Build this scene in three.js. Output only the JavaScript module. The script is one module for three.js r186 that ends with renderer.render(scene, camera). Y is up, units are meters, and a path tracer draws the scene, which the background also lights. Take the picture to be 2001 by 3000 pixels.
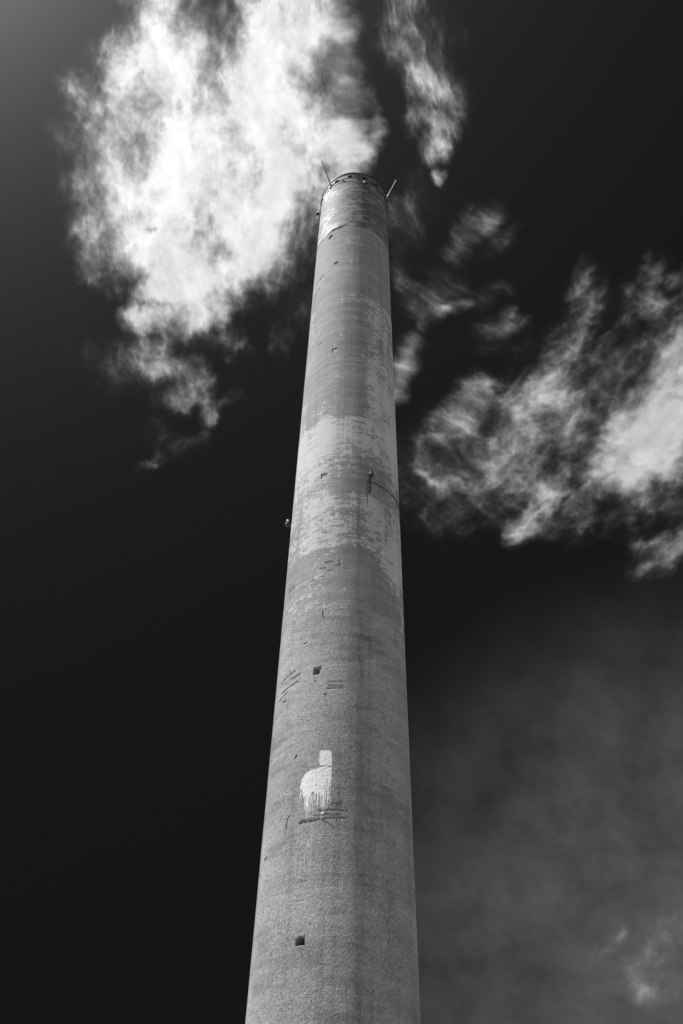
import * as THREE from 'three';
import { ImprovedNoise } from 'three/addons/math/ImprovedNoise.js';
import { mergeGeometries } from 'three/addons/utils/BufferGeometryUtils.js';

// ---------------------------------------------------------------- camera, sky, sun, exposure
const scene = new THREE.Scene();
const EYE = new THREE.Vector3(0, 1.6, 0);          // a person standing on the ground
const D = 28.5;                                    // metres from the eye to the chimney's axis
const rad = THREE.MathUtils.degToRad;
const PITCH = rad(42.916), YAW = rad(-0.422), ROLL = rad(1.741), FOCAL = 2500;   // focal length in pixels of the 3000 pixel tall photograph
const camera = new THREE.PerspectiveCamera(2 * THREE.MathUtils.radToDeg(Math.atan(1500 / FOCAL)), 683 / 1024, 0.1, 6000);
const fw = new THREE.Vector3(Math.sin(YAW) * Math.cos(PITCH), Math.sin(PITCH), -Math.cos(YAW) * Math.cos(PITCH));
const rt0 = new THREE.Vector3(Math.cos(YAW), 0, Math.sin(YAW)), up0 = rt0.clone().cross(fw);
const rt = rt0.clone().multiplyScalar(Math.cos(ROLL)).addScaledVector(up0, Math.sin(ROLL));
const up = up0.clone().multiplyScalar(Math.cos(ROLL)).addScaledVector(rt0, -Math.sin(ROLL));
camera.matrixAutoUpdate = true;
camera.position.copy(EYE);
camera.quaternion.setFromRotationMatrix(new THREE.Matrix4().makeBasis(rt, up, fw.clone().negate()));
scene.add(camera);
// a photograph pixel (2001 x 3000) as a direction
const pixelDir = (x, y) => fw.clone().addScaledVector(rt, (x - 1000.5) / FOCAL).addScaledVector(up, -(y - 1500) / FOCAL).normalize();

const renderer = new THREE.WebGLRenderer({ antialias: true });
renderer.toneMapping = THREE.LinearToneMapping;
const EXPOSURE = 1.52;
renderer.toneMappingExposure = EXPOSURE;
renderer.shadowMap.enabled = true;
renderer.setSize(683, 1024);

const SUN_EL = rad(60), SUN_AZ = rad(12);          // high on the left, a little towards the viewer
const sunDir = new THREE.Vector3(-Math.cos(SUN_EL) * Math.cos(SUN_AZ), Math.sin(SUN_EL), Math.cos(SUN_EL) * Math.sin(SUN_AZ));
const sun = new THREE.DirectionalLight(0xffffff, 4);
sun.position.set(0, 25, -D).addScaledVector(sunDir, 150);
sun.target.position.set(0, 25, -D);
sun.castShadow = true;
Object.assign(sun.shadow.camera, { left: -50, right: 50, top: 50, bottom: -50, near: 1, far: 400 });
sun.shadow.mapSize.set(4096, 4096);
scene.add(sun, sun.target);

// ---------------------------------------------------------------- noise
const perlin = new ImprovedNoise();
const P3 = (x, y, z) => perlin.noise(x, y, z);
const hash = (x, y, s) => { let h = Math.imul(x | 0, 374761393) + Math.imul(y | 0, 668265263) + Math.imul(s | 0, 2147483647 ^ 0x5bd1e995); h = Math.imul(h ^ (h >>> 13), 1274126177); h ^= h >>> 16; return (h >>> 0) / 4294967296; };
const vn = (x, y, s = 0) => {
  const ix = Math.floor(x), iy = Math.floor(y); let u = x - ix, v = y - iy; u = u * u * (3 - 2 * u); v = v * v * (3 - 2 * v);
  const a = hash(ix, iy, s), b = hash(ix + 1, iy, s), c = hash(ix, iy + 1, s), d = hash(ix + 1, iy + 1, s);
  return a + (b - a) * u + (c - a + (a - b - c + d) * u) * v;
};
const fbm = (x, y, s, n = 4, g = 0.5) => { let t = 0, a = 1, w = 0; for (let i = 0; i < n; i++) { t += a * vn(x, y, s + i); w += a; a *= g; x = x * 2.03 + 7.1; y = y * 2.03 + 3.7; } return t / w; };
const clamp01 = (x) => (x < 0 ? 0 : x > 1 ? 1 : x);
const sstep = (a, b, x) => { const t = clamp01((x - a) / (b - a)); return t * t * (3 - 2 * t); };
let seed = 12345; const rnd = () => { seed = (Math.imul(seed, 1664525) + 1013904223) >>> 0; return seed / 4294967296; };

// ---------------------------------------------------------------- sky: dark air, glow round the sun, clouds
function makeSky() {
  const W = 4096, H = 3072, data = new Float32Array(W * H * 4);
  // cloud banks as capsules: two points (in 1568 x 2351 pixels, turned into directions), two radii, density, brightness
  const S = 2001 / 1568;
  const banks = [
    // the large bright cloud
    [390, 20, 400, 160, 58.8, 71.4, 0.9, 0.72], [330, 190, 300, 330, 79.8, 96.6, 0.95, 0.66], [215, 200, 235, 270, 33.6, 46.2, 0.75, 0.52], [190, 330, 260, 400, 46.2, 67.2, 0.8, 0.52],
    [470, 160, 480, 420, 79.8, 109.2, 1, 0.98], [640, 60, 640, 240, 50.4, 92.4, 1, 1.05], [720, 20, 700, 140, 58.8, 67.2, 0.95, 0.9], [770, 60, 780, 120, 33.6, 50.4, 0.6, 0.55], [600, 220, 600, 420, 92.4, 92.4, 1, 1.12],
    [690, 270, 760, 320, 71.4, 52, 0.9, 0.85], [770, 345, 808, 335, 36, 24, 0.7, 0.5], [790, 395, 700, 430, 25.2, 37.8, 0.6, 0.5], [330, 430, 330, 560, 84, 75.6, 0.95, 0.72],
    [230, 500, 225, 600, 37.8, 33.6, 0.6, 0.42], [450, 480, 430, 620, 84, 75.6, 1, 0.88], [560, 440, 600, 560, 84, 58.8, 1, 0.9], [400, 650, 520, 600, 54.6, 63, 0.9, 0.7], [600, 600, 560, 640, 42, 33.6, 0.7, 0.45],
    [330, 735, 430, 690, 25.2, 42, 0.75, 0.6], [420, 740, 500, 680, 31.92, 33.6, 0.75, 0.55], [680, 470, 640, 610, 50, 54, 0.5, 0.16], [725, 430, 690, 580, 42, 46, 0.4, 0.08], [690, 700, 680, 640, 40, 40, 0.4, 0.04], [545, 30, 560, 100, 25.2, 21, 0.45, 0.4],
    [800, 160, 825, 220, 28.56, 25.2, 0.5, 0.32], [842, 270, 845, 330, 15, 16, 0.42, 0.22], [150, 320, 150, 345, 20.16, 16.8, 0.45, 0.3], [205, 640, 190, 610, 20.16, 20.16, 0.4, 0.22], [340, -60, 420, -60, 58.8, 58.8, 0.7, 0.6], [700, -80, 640, -40, 92.4, 67.2, 0.9, 0.9],
    [770, 110, 785, 240, 42, 40, 0.7, 0.72], [650, 20, 740, 90, 60, 60, 0.9, 0.95], [620, 120, 640, 200, 60, 70, 1, 1.0], [240, 560, 260, 480, 60, 60, 0.7, 0.4], [280, 620, 340, 600, 40, 50, 0.6, 0.36],
    [165, 320, 180, 350, 34, 34, 0.5, 0.3], [195, 420, 205, 520, 40, 40, 0.5, 0.26], [190, 190, 200, 230, 30, 34, 0.5, 0.34], [930, 60, 1010, 120, 70, 60, 0.4, 0.09],
    // tuft on the other side of the chimney's mouth
    [950, -30, 960, 60, 56, 50, 0.6, 0.22], [910, 130, 970, 150, 40, 50, 0.52, 0.15], [985, 190, 1050, 215, 44, 30, 0.68, 0.32], [960, 275, 1045, 265, 34, 26, 0.55, 0.22], [985, 335, 1015, 330, 28, 24, 0.52, 0.3], [1012, 402, 1018, 400, 18, 14, 0.4, 0.2],
    [1075, 570, 1120, 485, 26, 31.2, 0.5, 0.085], [925, 510, 945, 470, 59.8, 52, 0.4, 0.025], [1165, 540, 1170, 535, 31.2, 26, 0.3, 0.017],
    // wisps beside the shaft
    [908, 905, 935, 830, 26, 31.2, 0.6, 0.289], [930, 840, 960, 790, 28.6, 26, 0.6, 0.255], [955, 800, 985, 725, 22.1, 16.9, 0.5, 0.17], [965, 705, 1020, 715, 28.6, 23.4, 0.5, 0.145], [1015, 715, 1080, 703, 18.2, 11.7, 0.5, 0.136], [935, 635, 965, 685, 22.1, 28.6, 0.5, 0.102], [985, 690, 1050, 660, 39, 39, 0.4, 0.043],
    [1140, 785, 1200, 745, 33.8, 18.2, 0.4, 0.038], [1175, 745, 1180, 710, 15.6, 13, 0.4, 0.03], [1110, 695, 1170, 650, 28.6, 15.6, 0.4, 0.025],
    [1365, 625, 1345, 680, 19.5, 28.6, 0.5, 0.111], [1330, 690, 1375, 690, 18.2, 15.6, 0.5, 0.085], [1335, 710, 1295, 830, 28.6, 36.4, 0.5, 0.085], [1290, 840, 1265, 930, 33.8, 44.2, 0.5, 0.102], [1490, 605, 1475, 650, 23.4, 26, 0.4, 0.043], [1550, 645, 1600, 620, 20.8, 31.2, 0.5, 0.136],
    // bank on the right
    [1020, 1110, 1250, 980, 80, 90, 0.4, 0.07], [1280, 1000, 1480, 880, 110, 120, 0.4, 0.1], [1300, 1150, 1520, 1120, 60, 70, 0.4, 0.07],
    [975, 1040, 1120, 925, 24, 34, 0.6, 0.22], [965, 1075, 1040, 1040, 26, 30, 0.5, 0.05], [1010, 1100, 1130, 1030, 38, 40, 0.5, 0.1], [1130, 1060, 1270, 930, 40, 42, 0.6, 0.2], [1100, 1110, 1200, 1060, 36, 40, 0.6, 0.14], [1240, 1110, 1290, 1075, 34, 32, 0.6, 0.26], [1170, 1200, 1210, 1150, 28, 32, 0.5, 0.12], [1230, 1150, 1265, 1120, 24, 26, 0.5, 0.16],
    [975, 1150, 1010, 1110, 24, 32, 0.4, 0.06], [1060, 1150, 1110, 1130, 34, 34, 0.4, 0.09], [1290, 1000, 1350, 1050, 60, 54, 0.5, 0.17], [1300, 950, 1380, 900, 34, 30, 0.5, 0.1],
    [1390, 1090, 1500, 990, 46, 66, 1, 0.56], [1470, 1000, 1610, 870, 62, 90, 1, 0.62], [1540, 880, 1700, 740, 62, 90, 0.9, 0.5], [1390, 850, 1500, 790, 40, 48, 0.6, 0.24], [1410, 790, 1470, 720, 36, 34, 0.6, 0.17], [1450, 715, 1560, 735, 36, 30, 0.5, 0.14], [1380, 1135, 1440, 1090, 28, 40, 0.7, 0.34], [1480, 1080, 1640, 1010, 50, 80, 0.6, 0.26],
    [1450, 1130, 1600, 1170, 34, 40, 0.5, 0.14], [1310, 1215, 1370, 1185, 20, 20, 0.4, 0.09], [1430, 1195, 1520, 1180, 26, 30, 0.4, 0.05], [1470, 1280, 1600, 1235, 30, 36, 0.4, 0.08], [1700, 900, 1900, 800, 140, 180, 0.9, 0.45],
    // tatters under the large cloud
    [375, 790, 405, 735, 18, 26, 0.5, 0.2], [300, 830, 370, 800, 40, 36, 0.5, 0.1], [360, 830, 430, 840, 30, 30, 0.5, 0.2], [395, 915, 450, 860, 24, 30, 0.6, 0.34], [430, 840, 440, 800, 14, 12, 0.5, 0.14], [470, 955, 460, 900, 22, 26, 0.5, 0.22], [505, 925, 535, 905, 20, 16, 0.5, 0.16], [345, 975, 370, 1005, 20, 18, 0.5, 0.11], [325, 1078, 365, 1060, 13, 12, 0.4, 0.08], [375, 1050, 450, 1005, 18, 18, 0.4, 0.05],
    [190, 765, 222, 722, 9, 8, 0.4, 0.11], [512, 808, 530, 780, 11, 11, 0.4, 0.12], [290, 860, 250, 830, 44, 40, 0.4, 0.05], [160, 825, 185, 795, 26, 20, 0.4, 0.03], [635, 800, 650, 765, 24, 24, 0.4, 0.045], [530, 760, 480, 760, 26, 24, 0.4, 0.08], [510, 720, 540, 760, 20, 14, 0.4, 0.08],
    // low clouds on the right
    [1355, 2180, 1400, 2155, 22, 20, 0.5, 0.05], [1450, 2220, 1600, 2130, 40, 60, 0.5, 0.05], [1450, 2270, 1600, 2255, 30, 40, 0.5, 0.06],
  ];
  const gaps = [[520, 70, 560, 95, 34, 30, 0.75], [500, 20, 470, 60, 22, 26, 0.5], [725, 130, 755, 185, 22, 28, 0.2], [600, 15, 560, 20, 22, 26, 0.6], [375, 535, 400, 525, 13, 10, 0.8], [350, 695, 395, 690, 18, 12, 0.7], [330, 240, 350, 200, 18, 20, 0.35], [270, 250, 260, 280, 18, 16, 0.35], [560, 130, 590, 180, 16, 16, 0.4], [680, 420, 660, 500, 24, 20, 0.35], [800, 360, 810, 380, 16, 12, 0.3], [1180, 1095, 1150, 1110, 26, 20, 0.4], [1345, 1020, 1350, 940, 22, 20, 0.35], [1480, 880, 1430, 930, 18, 20, 0.35]];
  const cloudLight = (ang) => 0.56 + 0.5 * Math.exp(-Math.max(0, ang - 30) / 20);   // cloud is brightest towards the sun
  const cap = ([x1, y1, x2, y2, r1, r2, w, l = 0]) => {
    const a = pixelDir(x1 * S, y1 * S), b = pixelDir(x2 * S, y2 * S), ra = a.distanceTo(pixelDir(x1 * S, (y1 + r1) * S)), rb = b.distanceTo(pixelDir(x2 * S, (y2 + r2) * S));
    const m = a.clone().add(b).normalize();
    return { ax: a.x, ay: a.y, az: a.z, bx: b.x - a.x, by: b.y - a.y, bz: b.z - a.z, q: 1 / Math.max(1e-9, a.distanceToSquared(b)), ra, dr: rb - ra, w, tau: l ? -Math.log(1 - Math.min(0.965, l / cloudLight(m.angleTo(sunDir) * 180 / Math.PI))) : 0, mx: m.x, my: m.y, mz: m.z, reach: (0.5 * a.distanceTo(b) + Math.max(ra, rb) * 2.1) ** 2 };
  };
  const B = banks.map(cap), G = gaps.map(cap);
  const fall = (c, x, y, z) => {
    const mx = x - c.mx, my = y - c.my, mz = z - c.mz; if (mx * mx + my * my + mz * mz > c.reach) return 0;
    const px = x - c.ax, py = y - c.ay, pz = z - c.az, t = clamp01((px * c.bx + py * c.by + pz * c.bz) * c.q);
    const dx = px - c.bx * t, dy = py - c.by * t, dz = pz - c.bz * t, r = c.ra + c.dr * t, k = (dx * dx + dy * dy + dz * dz) / (r * r);
    return k < 4.4 ? Math.exp(-1.25 * k) - 0.0041 : 0;
  };
  const turb = (x, y, z, n) => { let t = 0, a = 1; for (let i = 0; i < n; i++) { t += a * P3(x, y, z); a *= 0.64; x = x * 2.07 + 3.1; y = y * 2.07 + 1.7; z = z * 2.07 + 5.3; } return t; };
  const ridged = (x, y, z, n) => { let t = 0, a = 1, w = 0; for (let i = 0; i < n; i++) { t += a * (0.36 - Math.abs(P3(x, y, z)) * 1.9); w += a; a *= 0.62; x = x * 2.07 + 3.1; y = y * 2.07 + 1.7; z = z * 2.07 + 5.3; } return t / w * 2; };
  const low = pixelDir(2200, 3050);                 // veil low on the right: thin cloud plus painted-in flare haze
  for (let row = 0; row < H; row++) {
    const el = ((row + 0.5) / H - 0.5) * Math.PI, y = Math.sin(el), ce = Math.cos(el);
    for (let col = 0; col < W; col++) {
      const az = ((col + 0.5) / W - 0.5) * 2 * Math.PI, x = Math.cos(az) * ce, z = Math.sin(az) * ce, i = (row * W + col) * 4;
      let L = 0.006;
      if (y > -0.05) {
        const ang = THREE.MathUtils.radToDeg(Math.acos(Math.min(1, x * sunDir.x + y * sunDir.y + z * sunDir.z)));
        const a = Math.max(14, ang);
        L = 0.0065 + 0.085 * Math.exp(-(a - 25) / 6) + 0.018 * Math.exp(-(a - 32) / 14);
        const lv = x * low.x + y * low.y + z * low.z, front = x * fw.x + y * fw.y + z * fw.z;
        // thin veil
        if (lv > 0.7) { const n = turb(x * 14, y * 14, z * 14, 6); L += 0.085 * sstep(0.87, 1.01, lv) ** 1.3 * (0.85 + 0.34 * n); }
        if (front > 0.66) {
          // clouds in view: banks give the thickness, warped turbulence tears it into shreds
          let p1 = 0, p2 = 0, p3 = 0, fq = 7, am = 0.019;
          for (let o = 0; o < 6; o++, fq *= 2.2, am *= 0.58) { p1 += am * P3(x * fq, y * fq, z * fq + 9 * o); p2 += am * P3(x * fq + 41, y * fq, z * fq + o); p3 += am * P3(x * fq, y * fq + 83, z * fq + o); }
          const wx = x + p1, wy = y + p2, wz = z + p3;
          let sum = 0;
          for (const c of B) { const e = c.tau * fall(c, wx, wy, wz); sum += e * e; }
          if (sum > 0) {
            let tau = Math.sqrt(sum);
            for (const c of G) { const g = fall(c, wx, wy, wz); if (g > 0) tau *= 1 - c.w * g; }
            // shreds run down the sky on the left and slant on the right, so the turbulence is stretched that way
            const u0 = x * rt.x + y * rt.y + z * rt.z + 0.45 * p1, v0 = x * up.x + y * up.y + z * up.z + 0.45 * p2, w = front + 0.45 * p3, th = 0.1 + 0.75 * sstep(-0.02, 0.2, u0), u = u0 * Math.cos(th) - v0 * Math.sin(th), v = u0 * Math.sin(th) + v0 * Math.cos(th);
            const n = turb(u * 16, v * 12, w * 12, 9), rg = ridged(u * 34 + 7, v * 19, w * 19, 6), hf = turb(u * 80, v * 70 + 20, w * 70, 5), m = turb(u * 30 + 50, v * 20, w * 20, 7);
            const al = 1 - Math.exp(-tau * Math.exp(1.9 * n + (0.65 + 1.5 * Math.exp(-3 * tau)) * rg + 0.35 * hf - 0.1));
            L = L * (1 - al) + al * cloudLight(ang) * (0.96 + 0.2 * m + 0.05 * hf);
          }
        }
        if (front < 0.8 && y > 0.02) {
          // the same broken cloud over the rest of the sky, in a layer overhead
          const k = 1 / (y + 0.12), cx = x * k, cz = z * k, n = turb(cx * 3, cz * 3, 4.2, 6), g = sstep(0.8, 0.7, front) * sstep(0.02, 0.1, y);
          const rho = n * 1.2 - 0.12, al = rho > 0 ? (1 - Math.exp(-rho * 2.6)) * g : 0;
          if (al > 0) L = L * (1 - al) + al * (0.34 + 0.4 * Math.exp(-ang / 40));
        }
      }
      const v = Math.max(0.002, L) / EXPOSURE;
      data[i] = data[i + 1] = data[i + 2] = v; data[i + 3] = 1;
    }
  }
  const t = new THREE.DataTexture(data, W, H, THREE.RGBAFormat, THREE.FloatType);
  t.mapping = THREE.EquirectangularReflectionMapping; t.magFilter = THREE.LinearFilter; t.minFilter = THREE.LinearFilter; t.needsUpdate = true;
  return t;
}
const skyTex = makeSky();
scene.background = skyTex; scene.environment = skyTex;
console.log('sky done');

// ---------------------------------------------------------------- helpers
const shade = (o) => { o.traverse((m) => { if (m.isMesh) { m.castShadow = true; m.receiveShadow = true; } }); return o; };
function part(name, geo, mat, parent = scene) { const m = new THREE.Mesh(geo, mat); m.name = name; parent.add(m); return shade(m); }
function thing(name, label, category, group) { const g = new THREE.Group(); g.name = name; g.userData = { label, category }; if (group) g.userData.group = group; scene.add(g); return g; }
const gray = (v) => new THREE.Color().setRGB(v, v, v);
const R0 = 0.09104409 * D, K = 0.00667258, H0 = 1.6;
const R = (h) => R0 - K * (h - H0);                 // outer radius of the shaft at height h
const onWall = (phi, h, off = 0) => new THREE.Vector3((R(h) + off) * Math.sin(phi), h, -D + (R(h) + off) * Math.cos(phi));
// photograph pixel -> [angle round the axis (0 faces the viewer), height] where the sight line meets the shaft
function hit(x, y) {
  const d = pixelDir(x, y), a = d.x * d.x + d.z * d.z - K * K * d.y * d.y, b = 2 * d.z * D + 2 * R0 * K * d.y, c = D * D - R0 * R0, q = b * b - 4 * a * c;
  const t = (-b - Math.sqrt(Math.max(0, q))) / (2 * a);
  return [Math.atan2(d.x * t, d.z * t + D), d.y * t + H0];
}
const H_RIM = 56.96, H_JOINT = 49.76, H_LIFT = 20.85;

// ---------------------------------------------------------------- ground
{
  const N = 512, px = new Uint8Array(N * N * 4);
  for (let j = 0; j < N; j++) for (let i = 0; i < N; i++) {
    const v = 0.35 + 0.16 * (fbm(i / 40, j / 40, 3, 5) - 0.5) + 0.14 * (hash(i, j, 9) - 0.5), c = Math.round(255 * Math.pow(v, 1 / 2.2)), k = (j * N + i) * 4;
    px[k] = px[k + 1] = px[k + 2] = c; px[k + 3] = 255;
  }
  const t = new THREE.DataTexture(px, N, N); t.colorSpace = THREE.SRGBColorSpace; t.wrapS = t.wrapT = THREE.RepeatWrapping; t.repeat.set(900, 900); t.magFilter = THREE.LinearFilter; t.minFilter = THREE.LinearFilter; t.needsUpdate = true;
  const g = new THREE.CircleGeometry(3000, 96); g.rotateX(-Math.PI / 2);
  const m = part('ground', g, new THREE.MeshStandardMaterial({ map: t, roughness: 0.95 }));
  m.userData = { kind: 'structure', label: 'pale gravel ground around the chimney foot' };
}

// ---------------------------------------------------------------- damage on the shaft, read off the photograph
// zoomed crops: [origin x, origin y, photo pixels per crop pixel]
const Z1 = [850, 430, 400 / 1568], Z2 = [850, 800, 400 / 1568], Z3 = [800, 1200, 450 / 1568], Z4 = [780, 1700, 470 / 1568], Z5 = [720, 2150, 530 / 1568], Z6 = [700, 2500, 550 / 1568], ZR = [900, 450, 300 / 1568];
const at = (z, x, y) => hit(z[0] + x * z[2], z[1] + y * z[2]);
const toM = ([p, h]) => [p * R(h), h];              // metres along the girth, metres up
const poly = (z, pts) => pts.map(([x, y]) => toM(at(z, x, y)));
const holes = [                                     // square openings left by the scaffold, and broken pits: outline, depth
  { p: poly(Z6, [[478, 716], [512, 690], [526, 698], [548, 678], [549, 764], [520, 768], [468, 777]]), d: 0.6 },
  { p: poly(Z4, [[466, 850], [500, 842], [542, 834], [538, 868], [526, 878], [523, 914], [455, 929]]), d: 0.6 },
  { p: poly(Z1, [[503, 1334], [535, 1318], [553, 1310], [549, 1336], [520, 1352], [507, 1356]]), d: 0.2 },
  { p: poly(Z1, [[440, 1064], [462, 1020], [492, 1004], [488, 1034], [462, 1058]]), d: 0.07 },
  { p: poly(Z1, [[1050, 1110], [1062, 1112], [1070, 1140], [1056, 1136]]), d: 0.06 },
  { p: poly(Z4, [[568, 1106], [590, 1100], [594, 1118], [572, 1124]]), d: 0.07 },
  { p: poly(Z4, [[472, 976], [486, 980], [490, 994], [476, 996]]), d: 0.05 },
  { p: poly(Z6, [[208, 60], [228, 30], [232, 44], [220, 68]]), d: 0.05 },
  { p: poly(Z6, [[172, 204], [182, 182], [184, 190], [176, 208]]), d: 0.06 },
];
const plugs = [poly(Z2, [[482, 872], [545, 853], [547, 895], [482, 910]]), poly(Z3, [[489, 667], [553, 644], [555, 692], [489, 707]])];
for (const p of plugs) holes.push({ p, d: 0.16 });
for (let k = -7; k < 8; k++) {                      // sockets round the mouth, 25 degrees apart
  const ph = rad(-7.8 + 25.2 * k), h = 56.46, s = ph * R(h), w = 0.11 + 0.05 * hash(k, 1, 5), v = 0.13 + 0.05 * hash(k, 2, 5);
  holes.push({ p: [[s - w, h - v], [s + w, h - v * 0.8], [s + w * 1.1, h + v], [s - w * 0.8, h + v * 0.9]], d: 0.2 });
  if (hash(k, 7, 5) > 0.45) { const q = s + 0.35 * (hash(k, 3, 5) - 0.2); holes.push({ p: [[q - 0.06, h - 0.62], [q + 0.06, h - 0.6], [q + 0.05, h - 0.5], [q - 0.05, h - 0.52]], d: 0.09 }); }
}
const G = (z, w, d, ...pts) => ({ p: poly(z, pts), w: w * 0.72, d });
const grooves = [                                   // spalled strips along the hoop bars, and cracks: path, half width, depth
  G(Z4, 0.022, 0.05, [288, 880], [240, 918], [196, 958], [150, 1016]), G(Z4, 0.028, 0.05, [332, 914], [290, 938], [250, 964]), G(Z4, 0.026, 0.05, [312, 984], [262, 1016], [205, 1060], [150, 1110]), G(Z4, 0.03, 0.045, [200, 1100], [165, 1140], [130, 1186]), G(Z4, 0.03, 0.045, [190, 1176], [165, 1196]), G(Z4, 0.02, 0.03, [196, 1008], [180, 1026]),
  G(Z4, 0.026, 0.06, [620, 990], [700, 986], [776, 990]), G(Z4, 0.03, 0.06, [604, 1053], [690, 1050], [762, 1050]), G(Z4, 0.05, 0.012, [620, 1036], [690, 1034], [750, 1036]),
  G(Z4, 0.02, 0.04, [270, 44], [240, 80], [222, 106]), G(Z4, 0.02, 0.04, [280, 68], [250, 98], [225, 132]), G(Z4, 0.014, 0.03, [240, 36], [226, 60]), G(Z4, 0.018, 0.04, [233, 165], [229, 222]),
  G(Z4, 0.03, 0.05, [552, 308], [558, 335], [564, 366]), G(Z4, 0.022, 0.04, [368, 622], [394, 612]),
  G(Z4, 0.022, 0.05, [1240, 1498], [1275, 1530], [1308, 1578]), G(Z4, 0.022, 0.05, [1232, 1566], [1285, 1612], [1328, 1668]), G(Z4, 0.016, 0.04, [1208, 1612], [1250, 1640], [1290, 1678]), G(Z4, 0.016, 0.03, [1240, 1042], [1262, 1064]), G(Z4, 0.014, 0.03, [1340, 1030], [1366, 1130]),
  G(Z4, 0.012, 0.03, [1205, 20], [1290, 90]), G(Z4, 0.012, 0.03, [1280, 40], [1320, 100]),
  G(Z3, 0.035, 0.05, [535, 1562], [565, 1556], [602, 1549]), G(Z3, 0.022, 0.03, [488, 1622], [542, 1616]), G(Z3, 0.028, 0.045, [556, 1644], [606, 1636]), G(Z3, 0.028, 0.045, [640, 1588], [688, 1586]), G(Z3, 0.02, 0.03, [684, 1520], [688, 1580]), G(Z3, 0.022, 0.035, [488, 1704], [516, 1702]), G(Z3, 0.022, 0.04, [742, 1630], [792, 1636]), G(Z3, 0.02, 0.03, [390, 1756], [412, 1742]),
  G(Z3, 0.014, 0.03, [1185, 1690], [1242, 1748]), G(Z3, 0.014, 0.03, [1233, 1692], [1268, 1748]), G(Z3, 0.014, 0.03, [1205, 1800], [1262, 1838]), G(Z3, 0.014, 0.03, [1288, 1812], [1306, 1850]), G(Z3, 0.02, 0.03, [985, 1595], [1015, 1650], [1005, 1712]),
  G(Z3, 0.008, 0.012, [548, 1120], [545, 1300], [540, 1470]), G(Z3, 0.03, 0.03, [1000, 235], [1030, 255]),
  G(Z2, 0.03, 0.06, [342, 174], [305, 235], [262, 318]), G(Z2, 0.05, 0.05, [384, 28], [345, 75]), G(Z2, 0.02, 0.05, [350, 60], [300, 142]), G(Z2, 0.02, 0.05, [357, 803], [335, 822], [314, 840]), G(Z2, 0.014, 0.012, [662, 300], [656, 380]), G(Z2, 0.03, 0.03, [1075, 1480], [1115, 1535]),
  G(Z5, 0.03, 0.06, [750, 602], [790, 604], [836, 603]), G(Z5, 0.035, 0.065, [646, 664], [700, 660], [790, 658], [880, 665]), G(Z5, 0.05, 0.08, [470, 766], [540, 752], [620, 738]), G(Z5, 0.035, 0.07, [610, 740], [740, 726], [820, 724], [878, 728]), G(Z5, 0.055, 0.014, [600, 716], [700, 706], [800, 704]),
  G(Z5, 0.022, 0.045, [380, 712], [362, 738], [354, 790], [350, 832]), G(Z5, 0.014, 0.025, [350, 832], [340, 884]), G(Z5, 0.018, 0.03, [664, 752], [716, 776], [768, 824]), G(Z5, 0.022, 0.05, [797, 690], [797, 750]), G(Z5, 0.022, 0.045, [822, 696], [820, 748]), G(Z5, 0.03, 0.05, [428, 212], [440, 190]),
];
for (const f of holes) { f.b = [Math.min(...f.p.map((q) => q[0])) - 0.03, Math.max(...f.p.map((q) => q[0])) + 0.03, Math.min(...f.p.map((q) => q[1])) - 0.03, Math.max(...f.p.map((q) => q[1])) + 0.03]; }
for (const f of grooves) { const m = f.w * 2.2; f.b = [Math.min(...f.p.map((q) => q[0])) - m, Math.max(...f.p.map((q) => q[0])) + m, Math.min(...f.p.map((q) => q[1])) - m, Math.max(...f.p.map((q) => q[1])) + m]; }
const inside = (p, s, h) => { let c = false; for (let i = 0, j = p.length - 1; i < p.length; j = i++) if (p[i][1] > h !== p[j][1] > h && s < ((p[j][0] - p[i][0]) * (h - p[i][1])) / (p[j][1] - p[i][1]) + p[i][0]) c = !c; return c; };
function sunk(s, h) {                               // how far the surface lies behind the smooth cone, metres
  let d = 0;
  for (const f of holes) if (s > f.b[0] && s < f.b[1] && h > f.b[2] && h < f.b[3] && inside(f.p, s + 0.012 * (vn(s * 30, h * 30, 4) - 0.5), h + 0.02 * (vn(s * 30, h * 30, 8) - 0.5))) d = Math.max(d, f.d);
  for (const f of grooves) if (s > f.b[0] && s < f.b[1] && h > f.b[2] && h < f.b[3]) {
    let best = 9;
    for (let i = 0; i + 1 < f.p.length; i++) {
      const [ax, ay] = f.p[i], bx = f.p[i + 1][0] - ax, by = f.p[i + 1][1] - ay, t = clamp01(((s - ax) * bx + (h - ay) * by) / (bx * bx + by * by));
      best = Math.min(best, Math.hypot(s - ax - bx * t, h - ay - by * t));
    }
    const w = f.w * (0.75 + 0.9 * vn(s * 14, h * 14, 21));
    if (best < w * 1.5) d = Math.max(d, f.d * sstep(w * 1.5, w * 0.6, best));
  }
  return d;
}

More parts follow.
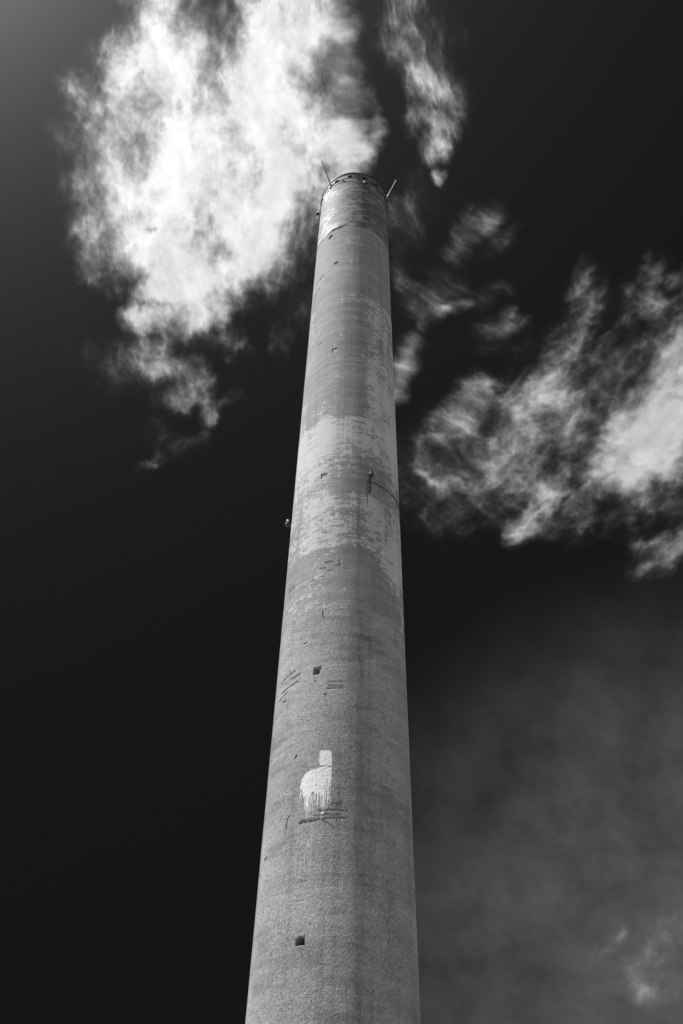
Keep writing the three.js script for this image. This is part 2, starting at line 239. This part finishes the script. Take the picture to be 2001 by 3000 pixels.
// ---------------------------------------------------------------- the shaft's surface: one colour and one height map for each stretch
const SPAN = rad(210);                              // the maps cover the half that faces the viewer; the far side mirrors them
function maps(h0, h1, W, Hh, paint) {
  const col = new Uint8Array(W * Hh * 4), bump = new Uint8Array(W * Hh * 4);
  for (let j = 0; j < Hh; j++) {
    const h = h0 + ((h1 - h0) * (j + 0.5)) / Hh, r = R(h);
    for (let i = 0; i < W; i++) {
      const ph = ((i + 0.5) / W - 0.5) * SPAN, [v, b] = paint(ph * r, h, ph), k = (j * W + i) * 4, c = Math.round(255 * clamp01(v <= 0.0031308 ? 12.92 * v : 1.055 * Math.pow(v, 1 / 2.4) - 0.055)), q = Math.round(255 * clamp01(b));
      col[k] = col[k + 1] = col[k + 2] = c; bump[k] = bump[k + 1] = bump[k + 2] = q; col[k + 3] = bump[k + 3] = 255;
    }
  }
  return [col, bump].map((a, n) => {
    const t = new THREE.DataTexture(a, W, Hh); if (!n) t.colorSpace = THREE.SRGBColorSpace;
    t.wrapS = t.wrapT = THREE.MirroredRepeatWrapping; t.magFilter = THREE.LinearFilter; t.minFilter = THREE.LinearMipmapLinearFilter; t.generateMipmaps = true; t.anisotropy = 8; t.needsUpdate = true; return t;
  });
}
// bare concrete with washed-out aggregate
const paintSquare = poly(Z5, [[638, 146], [682, 143], [743, 144], [746, 210], [746, 276], [690, 272], [636, 268], [632, 210]]);
const paintBlob = poly(Z5, [[652, 286], [700, 278], [746, 296], [740, 400], [737, 470], [730, 592], [716, 560], [700, 588], [688, 528], [662, 540], [640, 505], [622, 534], [596, 498], [566, 512], [548, 548], [524, 520], [506, 552], [494, 500], [472, 470], [484, 405], [518, 342], [556, 322], [606, 303]]);
const paintL = Math.min(...paintSquare.map((q) => q[0]));
const blobTop = Math.max(...paintBlob.map((q) => q[1])), blobLow = Math.min(...paintBlob.map((q) => q[1])), blobL = Math.min(...paintBlob.map((q) => q[0])), blobR = Math.max(...paintBlob.map((q) => q[0]));
const splat = toM(at(Z5, 540, 966)), bandStain = [toM(at(Z4, 820, 665)), toM(at(Z4, 1100, 700)), toM(at(Z4, 900, 545))];
const streakS = [at(Z5, 1000, 400), at(Z5, 1075, 900), at(Z4, 920, 900)];
function bareConcrete(s, h, ph) {
  const grain = hash(Math.floor(s / 0.022), Math.floor(h / 0.028), 11), g2 = vn(s * 21, h * 17, 12), g3 = fbm(s * 5, h * 5, 15, 4), big = fbm(s * 0.6, h * 0.5, 17, 4), lift = fbm(s * 0.35, h * 3.2, 19, 3);
  let v = 0.3 + 0.07 * (g3 - 0.5) + 0.11 * (g2 - 0.5) + 0.13 * (grain - 0.5) + 0.13 * (big - 0.5) + 0.07 * (lift - 0.5);
  if (grain > 0.965) v += 0.14;                                   // pale pebbles
  let b = 0.5 + 0.34 * (g2 - 0.5) + 0.4 * (grain - 0.5) + 0.12 * (g3 - 0.5);
  const ci = Math.floor(s / 0.11), cj = Math.floor(h / 0.11);        // blow holes, each its own size
  if (hash(ci, cj, 33) > 0.86) { const e = Math.hypot(s - (ci + 0.2 + 0.6 * hash(ci, cj, 34)) * 0.11, h - (cj + 0.2 + 0.6 * hash(ci, cj, 35)) * 0.11), w = 0.008 + 0.026 * hash(ci, cj, 36) ** 3; if (e < w) { v *= 0.62; b -= 0.6; } }
  // lift joints: faint paler / darker lines with an edge of their own
  const lh = (h + 0.05 * (vn(s * 1.5, 3, 40) - 0.5)) / 1.52, fr = lh - Math.floor(lh), id = Math.floor(lh), edge = 1 - sstep(0, 0.035, Math.min(fr, 1 - fr));
  v *= 1 + 0.12 * (hash(id, 3, 41) - 0.5) - 0.12 * edge * vn(s * 2, id, 42); b -= 0.12 * edge;
  const ring = fbm(s * 0.4, h * 7, 61, 3), damp = fbm(s * 0.8, h * 2.2, 63, 4); v *= 1 - 0.2 * sstep(0.54, 0.72, ring) * vn(s * 1.3, h * 1.2, 62) - 0.22 * sstep(0.54, 0.7, damp) * (0.6 + 0.4 * g2);   // rings of each pour, damp patches
  // water runs down the wall
  const run = fbm(s * 2.6, h * 0.09, 45, 3), runs = sstep(0.56, 0.74, run) * (0.4 + 0.6 * fbm(s * 9, h * 0.6, 47, 3));
  v *= 1 - 0.22 * runs;
  for (let k = 0; k < 3; k++) { const ds = Math.abs(s - streakS[k][0] * R(h) - 0.06 * (vn(h * 0.5, k, 50) - 0.5)), w = 0.05 + 0.1 * vn(h * 0.8, k, 51); if (ds < w * 2.5) v *= 1 - 0.2 * sstep(w * 2.5, 0, ds) * fbm(s * 10, h * 1.2, 52 + k, 3) * 1.3; }
  // damp stain under one lift joint
  for (let k = 0; k < 3; k++) { const q = bandStain[k], e = Math.hypot((s - q[0]) / 0.75, (h - q[1]) / 0.2) + 0.9 * (fbm(s * 3, h * 6, 60 + k, 4) - 0.5); if (e < 1) v *= 1 - 0.26 * sstep(1, 0.3, e); }
  // white paint and its runs
  let cov = 0;
  if (s > blobL - 0.2 && s < blobR + 0.2 && h < blobTop + 1.5 && h > blobLow - 2.6) {
    const js = s + 0.06 * (fbm(s * 16, h * 16, 70, 4) - 0.5), jh = h + 0.05 * (fbm(s * 25, h * 8, 72, 3) - 0.5);
    const sq = inside(paintSquare, js, jh);
    const c = Math.floor(s / 0.018), drop = hash(c, 1, 75) ** 2 * 0.5 + 0.75 * hash(Math.floor(s / 0.07), 2, 75) ** 2;   // each hair-wide run ends at its own height
    if (inside(paintBlob, js, jh)) cov = 1;
    else if (s > blobL && s < blobR) { for (let k = 1; k < 9 && !cov; k++) if ((k * 0.12) < drop && inside(paintBlob, js, jh + k * 0.12)) cov = 1; if (cov && (hash(c, 9, 76) < 0.3 || vn(s * 22, h * 1.5, 84) < 0.3)) cov = 0; }
    if (cov && s > blobR - 0.26 && hash(c, 4, 77) < 0.3 && h < blobTop - 0.35 - 0.5 * hash(c, 5, 77)) cov = 0.2;
    if (sq) cov = s < paintL + 0.07 && hash(c, 8, 77) < 0.4 ? 0.3 : 1;
    if (cov && vn(s * 30, h * 14, 78) < 0.09) cov *= 0.5;
    const e = Math.hypot(s - splat[0], (h - splat[1]) * 0.6) + 0.12 * (vn(s * 16, h * 10, 79) - 0.5); if (e < 0.09) cov = Math.max(cov, 0.6 * sstep(0.09, 0.03, e));
    if (h < blobLow && h > blobLow - 2.2 && hash(c, 6, 80) > 0.88 && s < blobR - 0.1) cov = Math.max(cov, 0.4 * vn(s * 3, h * 3, 81));
  }
  if (cov > 0) { v = v * (1 - cov) + cov * (0.78 + 0.1 * (g2 - 0.5)); b += 0.08 * cov; }
  return [v, b];
}
// the stretch above: old red coat (grey in this photograph) over weathered white bands
const band = { top: 42.3, c: 32.05, c2: 28.9, d: 27.0, e: 23.95 };
function oldPaint(s, h, ph) {
  const g2 = vn(s * 24, h * 22, 112), g3 = fbm(s * 4, h * 4, 115, 4), big = fbm(s * 0.7, h * 0.4, 117, 4), lift = fbm(s * 0.3, h * 4.5, 119, 3);
  let v = 0.25 + 0.07 * (g3 - 0.5) + 0.06 * (g2 - 0.5) + 0.1 * (big - 0.5) + 0.1 * (lift - 0.5) + 0.05 * (fbm(s * 1.3, h * 9, 120, 3) - 0.5), b = 0.5 + 0.12 * (g2 - 0.5) + 0.25 * (g3 - 0.5);
  const fine = fbm(s * 11, h * 15, 121, 4, 0.65), flake = 0.45 * fbm(s * 2.8, h * 9, 125, 5, 0.66) + 0.33 * fine + 0.22 * fbm(s * 0.9, h * 1.2, 131, 4), patch = fbm(s * 0.75, h * 0.35, 135, 3), runs = fbm(s * 8, h * 0.7, 139, 3);
  const hh = h + 0.05 * (vn(s * 6, 1, 141) - 0.5), right = sstep(0.15, 0.75, ph), left = sstep(-0.1, -0.5, ph);
  let want = 0.08;                                  // how much of the white coat is left here
  if (hh > band.top) want = 0.03;
  else if (hh > band.top - 0.7) want = 0.4 + 0.3 * right;
  else if (hh > band.c) want = 0.2 + 0.34 * right + 0.22 * sstep(band.top - 3, band.c, hh) - 0.12 * sstep(-0.15, 0.1, ph) * sstep(0.4, 0.15, ph);
  else if (hh > band.c2) want = 0.86 - 0.28 * sstep(band.c2 + 1.5, band.c2, hh) - 0.25 * left * sstep(band.c - 1.3, band.c, hh);
  else if (hh > band.d) want = 0.36 + 0.16 * left;
  else if (hh > band.e) want = 0.56 + 0.12 * right;
  else if (hh > H_LIFT) want = 0.2 + 0.3 * right * sstep(H_LIFT + 0.8, band.e, hh) * 1.2;
  const hair = hash(Math.floor(s / 0.03), Math.floor(h / 0.7), 133), fl = flake + 0.33 * (patch - 0.5) + 0.16 * (runs - 0.5) + 0.16 * (vn(s * 26, h * 17, 134) - 0.5) + 0.05 * (hair - 0.5);
  const thr = 0.74 - 0.46 * want;
  let cov = sstep(thr - 0.015, thr + 0.02, fl) * (0.55 + 0.45 * sstep(thr, thr + 0.12, fl));
  cov *= 0.72 + 0.28 * fine * 1.6; if (cov > 1) cov = 1;
  v = v * (1 - cov) + cov * (0.52 + 0.06 * (g3 - 0.5)); b += 0.22 * cov;
  // dark hair lines between form boards, and lift joints
  const lh = (h + 0.03 * (vn(s * 1.5, 3, 140) - 0.5)) / 1.52, fr = lh - Math.floor(lh), id = Math.floor(lh), edge = 1 - sstep(0, 0.03, Math.min(fr, 1 - fr));
  v *= 1 + 0.1 * (hash(id, 3, 142) - 0.5) - 0.16 * edge * vn(s * 2, id, 143); b -= 0.14 * edge;
  const ring = fbm(s * 0.5, h * 16, 160, 2); v *= 1 - 0.22 * sstep(0.58, 0.78, ring) * vn(s * 1.6, h * 2, 161);   // rings left by the form boards
  const speck = vn(s * 34, h * 26, 165); if (speck > 0.86) v += 0.1 * (1 - cov); else if (speck < 0.1) v *= 0.8;
  const run = fbm(s * 3.5, h * 0.12, 145, 3); v *= 1 - 0.16 * sstep(0.55, 0.72, run) * (0.4 + 0.6 * fbm(s * 12, h * 0.8, 147, 2));
  const board = Math.abs(s + 0.22 - 0.02 * Math.sin(h)) ; if (board < 0.022 && vn(h * 1.3, 2, 150) > 0.35) { v *= 0.8; b -= 0.12; }
  return [v, b];
}
// the mouth: coarse courses with pale patches and soot
function crown(s, h, ph) {
  const course = Math.floor(h / 0.085), off = hash(course, 1, 200), cellN = hash(Math.floor(s / 0.26 + off), course, 201), g2 = vn(s * 20, h * 26, 205), g3 = fbm(s * 4.5, h * 8, 207, 5, 0.68), big = fbm(s * 1.0, h * 0.8, 211, 4);
  let v = 0.21 + 0.06 * (cellN - 0.5) + 0.12 * (g2 - 0.5) + 0.26 * (g3 - 0.5), b = 0.5 + 0.3 * (cellN - 0.5) + 0.3 * (g3 - 0.5) + 0.2 * (g2 - 0.5);
  const frS = s / 0.26 + off, je = Math.min(frS - Math.floor(frS), 1), jh = h / 0.085 - course; if (jh < 0.18 || je < 0.05) { v *= 0.95; b -= 0.1; }
  // pale patches blended in, strongest on the left
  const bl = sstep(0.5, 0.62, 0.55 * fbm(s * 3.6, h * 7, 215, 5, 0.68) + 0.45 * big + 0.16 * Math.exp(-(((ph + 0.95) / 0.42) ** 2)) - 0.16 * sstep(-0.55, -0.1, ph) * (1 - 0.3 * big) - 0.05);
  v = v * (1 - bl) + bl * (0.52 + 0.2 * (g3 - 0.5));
  if (hash(Math.floor(s / 0.09), Math.floor(h / 0.06), 230) > 0.985) v = Math.max(v, 0.42);
  // soot in blotches, thick on the lee side
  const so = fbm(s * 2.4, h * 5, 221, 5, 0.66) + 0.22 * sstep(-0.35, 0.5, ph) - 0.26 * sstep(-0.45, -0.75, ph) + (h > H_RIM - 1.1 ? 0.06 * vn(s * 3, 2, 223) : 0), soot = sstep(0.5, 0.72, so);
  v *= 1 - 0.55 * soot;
  for (const f of holes) if (f.d > 0.08 && s > f.b[0] - 0.02 && s < f.b[1] + 0.02 && h > f.b[2] && h < f.b[3] + 0.01 && inside(f.p.map((q) => [q[0] + (q[0] > (f.b[0] + f.b[1]) / 2 ? 0.03 : -0.03), q[1] + (q[1] > (f.b[2] + f.b[3]) / 2 ? 0.035 : -0.02)]), s, h)) v = 0.015;   // sockets coloured near black: the shade inside them is painted on
  return [Math.max(0.015, v), b];
}

// ---------------------------------------------------------------- chimney
const chimney = thing('chimney', 'tall tapering concrete chimney with peeling white paint bands and sooty mouth', 'chimney');
chimney.position.set(0, 0, -D);
const spaced = (a, d) => { const o = [a[0]]; for (const x of a) if (x - o[o.length - 1] > d) o.push(x); o[o.length - 1] = a[a.length - 1]; return o; };
function angles(hMid, from, to) {
  const a = []; const fine = 0.026 / R(hMid), lim = rad(96);
  for (let p = -Math.PI; p < -lim; p += rad(6)) a.push(p);
  for (let p = -lim; p <= lim; p += fine) a.push(p);
  for (let p = lim + rad(3); p < Math.PI; p += rad(6)) a.push(p);
  for (const f of holes) if (f.d > 0.15 && f.b[2] < to && f.b[3] > from) { const r = R((f.b[2] + f.b[3]) / 2); for (let s = f.b[0]; s <= f.b[1]; s += 0.012) if (Math.abs(s / r) < 1.6) a.push(s / r); }
  a.push(Math.PI);
  a.sort((x, y) => x - y);
  return spaced(a, 0.0018);
}
function heights(from, to, step) {
  const a = [from, to]; for (let h = from + step; h < to - step / 2; h += step) a.push(h);
  for (const f of holes) if (f.d > 0.04) for (let h = f.b[2]; h <= f.b[3]; h += 0.014) if (h > from && h < to) a.push(h);
  for (const f of grooves) if (f.b[3] - f.b[2] < 0.8) for (let h = f.b[2]; h <= f.b[3]; h += 0.016) if (h > from && h < to) a.push(h);
  a.sort((x, y) => x - y);
  return spaced(a, 0.006);
}
function tube(from, to, step, out, texFrom, texTo, rough) {
  const A = angles((from + to) / 2, from, to), Hs = heights(from, to, step), n = A.length, pos = new Float32Array(n * Hs.length * 3), uv = new Float32Array(n * Hs.length * 2), idx = [];
  Hs.forEach((h, j) => A.forEach((p, i) => {
    const s = p * R(h), k = j * n + i, coarse = Math.abs(p) > rad(96);
    const r = R(h) + out(h, s, p) - (coarse ? 0 : sunk(s, h)) + (coarse ? 0 : rough * (fbm(s * 1.1, h * 1.1, 301, 3) - 0.5));
    pos[k * 3] = r * Math.sin(p); pos[k * 3 + 1] = h; pos[k * 3 + 2] = r * Math.cos(p);
    uv[k * 2] = p / SPAN + 0.5; uv[k * 2 + 1] = (h - texFrom) / (texTo - texFrom);
    if (i && j) idx.push(k - n - 1, k - n, k, k - n - 1, k, k - 1);
  }));
  const g = new THREE.BufferGeometry(); g.setAttribute('position', new THREE.BufferAttribute(pos, 3)); g.setAttribute('uv', new THREE.BufferAttribute(uv, 2)); g.setIndex(idx); g.computeVertexNormals();
  return g;
}
{
  let [m, b] = maps(6.2, H_LIFT, 1024, 2048, bareConcrete);
  const lower = part('bare_concrete_shaft', tube(0, H_LIFT, 0.04, () => 0, 6.2, H_LIFT, 0.012), new THREE.MeshStandardMaterial({ map: m, bumpMap: b, bumpScale: 0.016, roughness: 0.92 }), chimney);
  lower.userData.label = 'bare gritty concrete shaft with a splash of white paint';
  [m, b] = maps(H_LIFT, H_JOINT, 1024, 2048, oldPaint);
  const mid = part('painted_shaft', tube(H_LIFT, H_JOINT, 0.06, (h) => (h < H_LIFT + 0.01 ? 0 : 0.002), H_LIFT, H_JOINT, 0.012), new THREE.MeshStandardMaterial({ map: m, bumpMap: b, bumpScale: 0.008, roughness: 0.85 }), chimney);
  mid.userData.label = 'smooth grey shaft with flaking bands of white paint';
  [m, b] = maps(H_JOINT, H_RIM, 1024, 512, crown);
  const top = part('crown', tube(H_JOINT + 0.001, H_RIM, 0.05, (h, s) => { const t = h - H_JOINT, gap = 0.16 * vn(s * 1.7, 4, 310) + 0.05; return -0.05 * (1 - sstep(gap, gap + 0.05, t)) * vn(s * 2.5, 7, 311) * 1.5 - 0.03 * sstep(H_JOINT + 3, H_RIM, h); }, H_JOINT, H_RIM, 0.03), new THREE.MeshStandardMaterial({ map: m, bumpMap: b, bumpScale: 0.02, roughness: 0.75 }), chimney);
  top.userData.label = 'darker rough crown mottled with pale patches and soot';
  // inner wall and the metal cap on the mouth
  const rr = R(H_RIM) - 0.03, lathe = (pts) => new THREE.LatheGeometry(pts.map(([x, y]) => new THREE.Vector2(x, y)), 128);
  part('flue_lining', lathe([[rr - 0.45, H_RIM - 0.02], [rr - 0.47, 40], [rr - 0.5, 0.05]]), new THREE.MeshStandardMaterial({ color: gray(0.05), roughness: 0.95 }), chimney);
  part('cap_ring', lathe([[rr - 0.46, H_RIM - 0.06], [rr - 0.46, H_RIM + 0.05], [rr + 0.02, H_RIM + 0.06], [rr + 0.045, H_RIM + 0.03], [rr + 0.045, H_RIM - 0.1], [rr + 0.005, H_RIM - 0.11]]), new THREE.MeshStandardMaterial({ color: gray(0.035), roughness: 0.6, metalness: 0.3 }), chimney);
  // lightning conductor ring round the mouth with its clips
  const ringPts = []; for (let k = 0; k < 96; k++) { const p = (k / 96) * Math.PI * 2, h = 56.12 + 0.03 * Math.sin(p * 5); ringPts.push(new THREE.Vector3((R(h) + 0.05) * Math.sin(p), h, (R(h) + 0.05) * Math.cos(p))); }
  const dark = new THREE.MeshStandardMaterial({ color: gray(0.03), roughness: 0.6, metalness: 0.5 });
  part('conductor_ring', new THREE.TubeGeometry(new THREE.CatmullRomCurve3(ringPts, true), 256, 0.02, 6, true), dark, chimney);
  const clip = new THREE.BoxGeometry(0.09, 0.13, 0.12);
  for (let k = 0; k < 14; k++) { const p = rad(-20 + 25.7 * k), c = part('conductor_clip', clip, dark, chimney); c.position.set((R(56.12) + 0.01) * Math.sin(p), 56.12, (R(56.12) + 0.01) * Math.cos(p)); c.rotation.y = p; }
  // plugs that close two of the scaffold holes: the recess stays open along the top and on one side
  for (const p of plugs) {
    const q = [[p[0][0] + 0.055, p[0][1] - 0.09], [p[1][0] - 0.012, p[1][1] - 0.09], [p[2][0] - 0.012, p[2][1] + 0.006], [p[3][0] + 0.055, p[3][1] + 0.006]], c = [0, 1].map((k) => q.reduce((t, v) => t + v[k], 0) / 4), ph = c[0] / R(c[1]);
    const g = new THREE.ExtrudeGeometry(new THREE.Shape(q.map((v) => new THREE.Vector2(v[0] - c[0], v[1] - c[1]))), { depth: 0.13, bevelEnabled: true, bevelSize: 0.008, bevelThickness: 0.008, bevelSegments: 2 });
    const m = part('hole_plug', g, new THREE.MeshStandardMaterial({ color: gray(0.36), roughness: 0.9 }), chimney);
    m.position.set((R(c[1]) - 0.165) * Math.sin(ph), c[1], (R(c[1]) - 0.165) * Math.cos(ph)); m.rotation.y = ph;
  }
}

// ---------------------------------------------------------------- warning lamps, lightning rods, cable
const M = {
  cast: new THREE.MeshStandardMaterial({ color: gray(0.035), roughness: 0.7 }),
  pipe: new THREE.MeshStandardMaterial({ color: gray(0.02), roughness: 0.85 }),
  darkLens: new THREE.MeshStandardMaterial({ color: gray(0.02), roughness: 0.9 }),
  lens: new THREE.MeshPhysicalMaterial({ color: gray(0.8), roughness: 0.12, clearcoat: 1, clearcoatRoughness: 0.05 }),
  zinc: new THREE.MeshStandardMaterial({ color: gray(0.42), roughness: 0.45, metalness: 0.6 }),
  rod: new THREE.MeshStandardMaterial({ color: gray(0.22), roughness: 0.5, metalness: 0.6 }),
};
const bar = (a, b, r0, r1 = r0, n = 10) => { const d = b.clone().sub(a), g = new THREE.CylinderGeometry(r1, r0, d.length(), n); g.applyQuaternion(new THREE.Quaternion().setFromUnitVectors(new THREE.Vector3(0, 1, 0), d.clone().normalize())); const c = a.clone().add(b).multiplyScalar(0.5); return g.translate(c.x, c.y, c.z); };
const V = (x, y, z) => new THREE.Vector3(x, y, z);
const lathe2 = (pts, n = 24) => new THREE.LatheGeometry(pts.map(([x, y]) => new THREE.Vector2(x, y)), n);
// a lamp at the wall: +z points away from the wall, y = 0 at the lamp's foot
function warningLamp(name, label, ph, h, off, size, pipeLow, lensMat = M.lens) {
  const t = thing(name, label, 'warning lamp', 'aircraft warning lamps on the chimney');
  const w = onWall(ph, h); t.position.copy(w); t.rotation.y = ph;
  const L = (a) => a.map(([x, y]) => [x * size, y * size]);
  const foot = lathe2(L([[0, -0.05], [0.15, -0.05], [0.165, -0.035], [0.165, -0.01], [0.14, 0], [0, 0]])).translate(0, 0, off);
  part('mounting_plate', foot, M.cast, t);
  part('housing', lathe2(L([[0, 0], [0.13, 0], [0.135, 0.05], [0.12, 0.1], [0.125, 0.13], [0.09, 0.2], [0.085, 0.23], [0, 0.23]])).translate(0, 0, off), M.cast, t);
  const lens = part('lens', lathe2(L([[0.078, 0.225], [0.084, 0.3], [0.08, 0.36], [0.062, 0.41], [0.03, 0.435], [0, 0.44]])).translate(0, 0, off), lensMat, t);
  part('collar', new THREE.TorusGeometry(0.088 * size, 0.012 * size, 8, 24).rotateX(Math.PI / 2).translate(0, 0.228 * size, off), M.cast, lens);
  const arms = [];
  for (const s of [-1, 1]) arms.push(bar(V(s * 0.05, -0.25 * size, 0.02), V(s * 0.05, -0.05 * size, off), 0.014));
  arms.push(bar(V(0, -0.05 * size, -0.02), V(0, -0.05 * size, off), 0.022));
  part('bracket', mergeGeometries(arms), M.cast, t);
  if (pipeLow) {
    const c = new THREE.CatmullRomCurve3([V(0.035, pipeLow - h, 0.06 + K * (h - pipeLow)), V(0.035, -0.5, 0.06), V(0.035, -0.18, 0.07), V(0.02, -0.06, off * 0.7), V(0, -0.02, off)]);
    part('conduit', new THREE.TubeGeometry(c, 40, 0.038, 10), M.pipe, t);
    const saddle = new THREE.BoxGeometry(0.11, 0.035, 0.08); for (const y of [-0.3, -0.56, -0.76]) part('pipe_saddle', saddle, M.pipe, t).position.set(0.035, y, 0.05);
  }
  return t;
}
warningLamp('warning_lamp', 'dark warning lamp on a pipe below the broad white paint band', rad(22.9), 28.03, 0.28, 0.74, 27.18, M.darkLens);
warningLamp('warning_lamp_001', 'warning lamp with pale lens jutting from the sunlit edge halfway up the shaft', rad(-104), 27.82, 0.35, 0.76);
warningLamp('warning_lamp_002', 'small warning lamp with bright lens on the sooty crown face', rad(15.2), 55.05, 0.26, 0.72);
warningLamp('warning_lamp_003', 'small warning lamp jutting from the sunlit edge of the sooty crown', rad(-102), 56.5, 0.3, 0.72);
function lightningRod(name, label, phDeg, h, len, tilt) {
  const t = thing(name, label, 'lightning rod', 'lightning rods round the chimney mouth'), ph = rad(phDeg);
  t.position.copy(onWall(ph, h, -0.03)); t.rotation.y = ph;
  const dir = V(0, Math.cos(rad(tilt)), Math.sin(rad(tilt))), a = V(0, -0.12, 0.07), p = (k) => a.clone().addScaledVector(dir, k);
  part('rod', bar(p(0.42), p(len), 0.036, 0.03), M.rod, t);
  part('socket', mergeGeometries([bar(p(0), p(0.44), 0.05, 0.045), bar(p(0.4), p(0.46), 0.058)]), M.zinc, t);
  part('wall_bracket', mergeGeometries([bar(V(0, -0.1, -0.03), V(0, -0.1, 0.1), 0.035), bar(V(0, -0.3, -0.02), p(0.05), 0.025), new THREE.BoxGeometry(0.16, 0.36, 0.025).translate(0, -0.18, 0.012)]), M.pipe, t);
}
lightningRod('lightning_rod', 'thin lightning rod leaning out over the sunlit side of the mouth', -44.5, 56.5, 2.3, 24);
lightningRod('lightning_rod_001', 'thin pale lightning rod leaning out over the shaded side of the mouth', 73, 56.62, 2.45, 18);
{
  // cable: hooks over the lamp pipe and runs round the shade side of the shaft
  const pts = [], P = (deg, h, o = 0.035) => pts.push(onWall(rad(deg), h, o));
  P(21.4, 26.47); P(21.15, 26.93); P(20.55, 27.31); P(20.55, 27.55); P(21.2, 27.8); P(22, 27.845, 0.05); P(23.6, 27.88, 0.11); P(25, 27.9);
  for (let d = 30; d <= 250; d += 6) P(d, 27.87 - 0.004 * Math.sin(d));
  const c = part('cable', new THREE.TubeGeometry(new THREE.CatmullRomCurve3(pts), 500, 0.016, 6), M.pipe);
  c.userData = { label: 'black cable hooked over the lamp pipe and strapped round the shaft', category: 'cable' };
}
console.log('chimney done');
renderer.render(scene, camera);
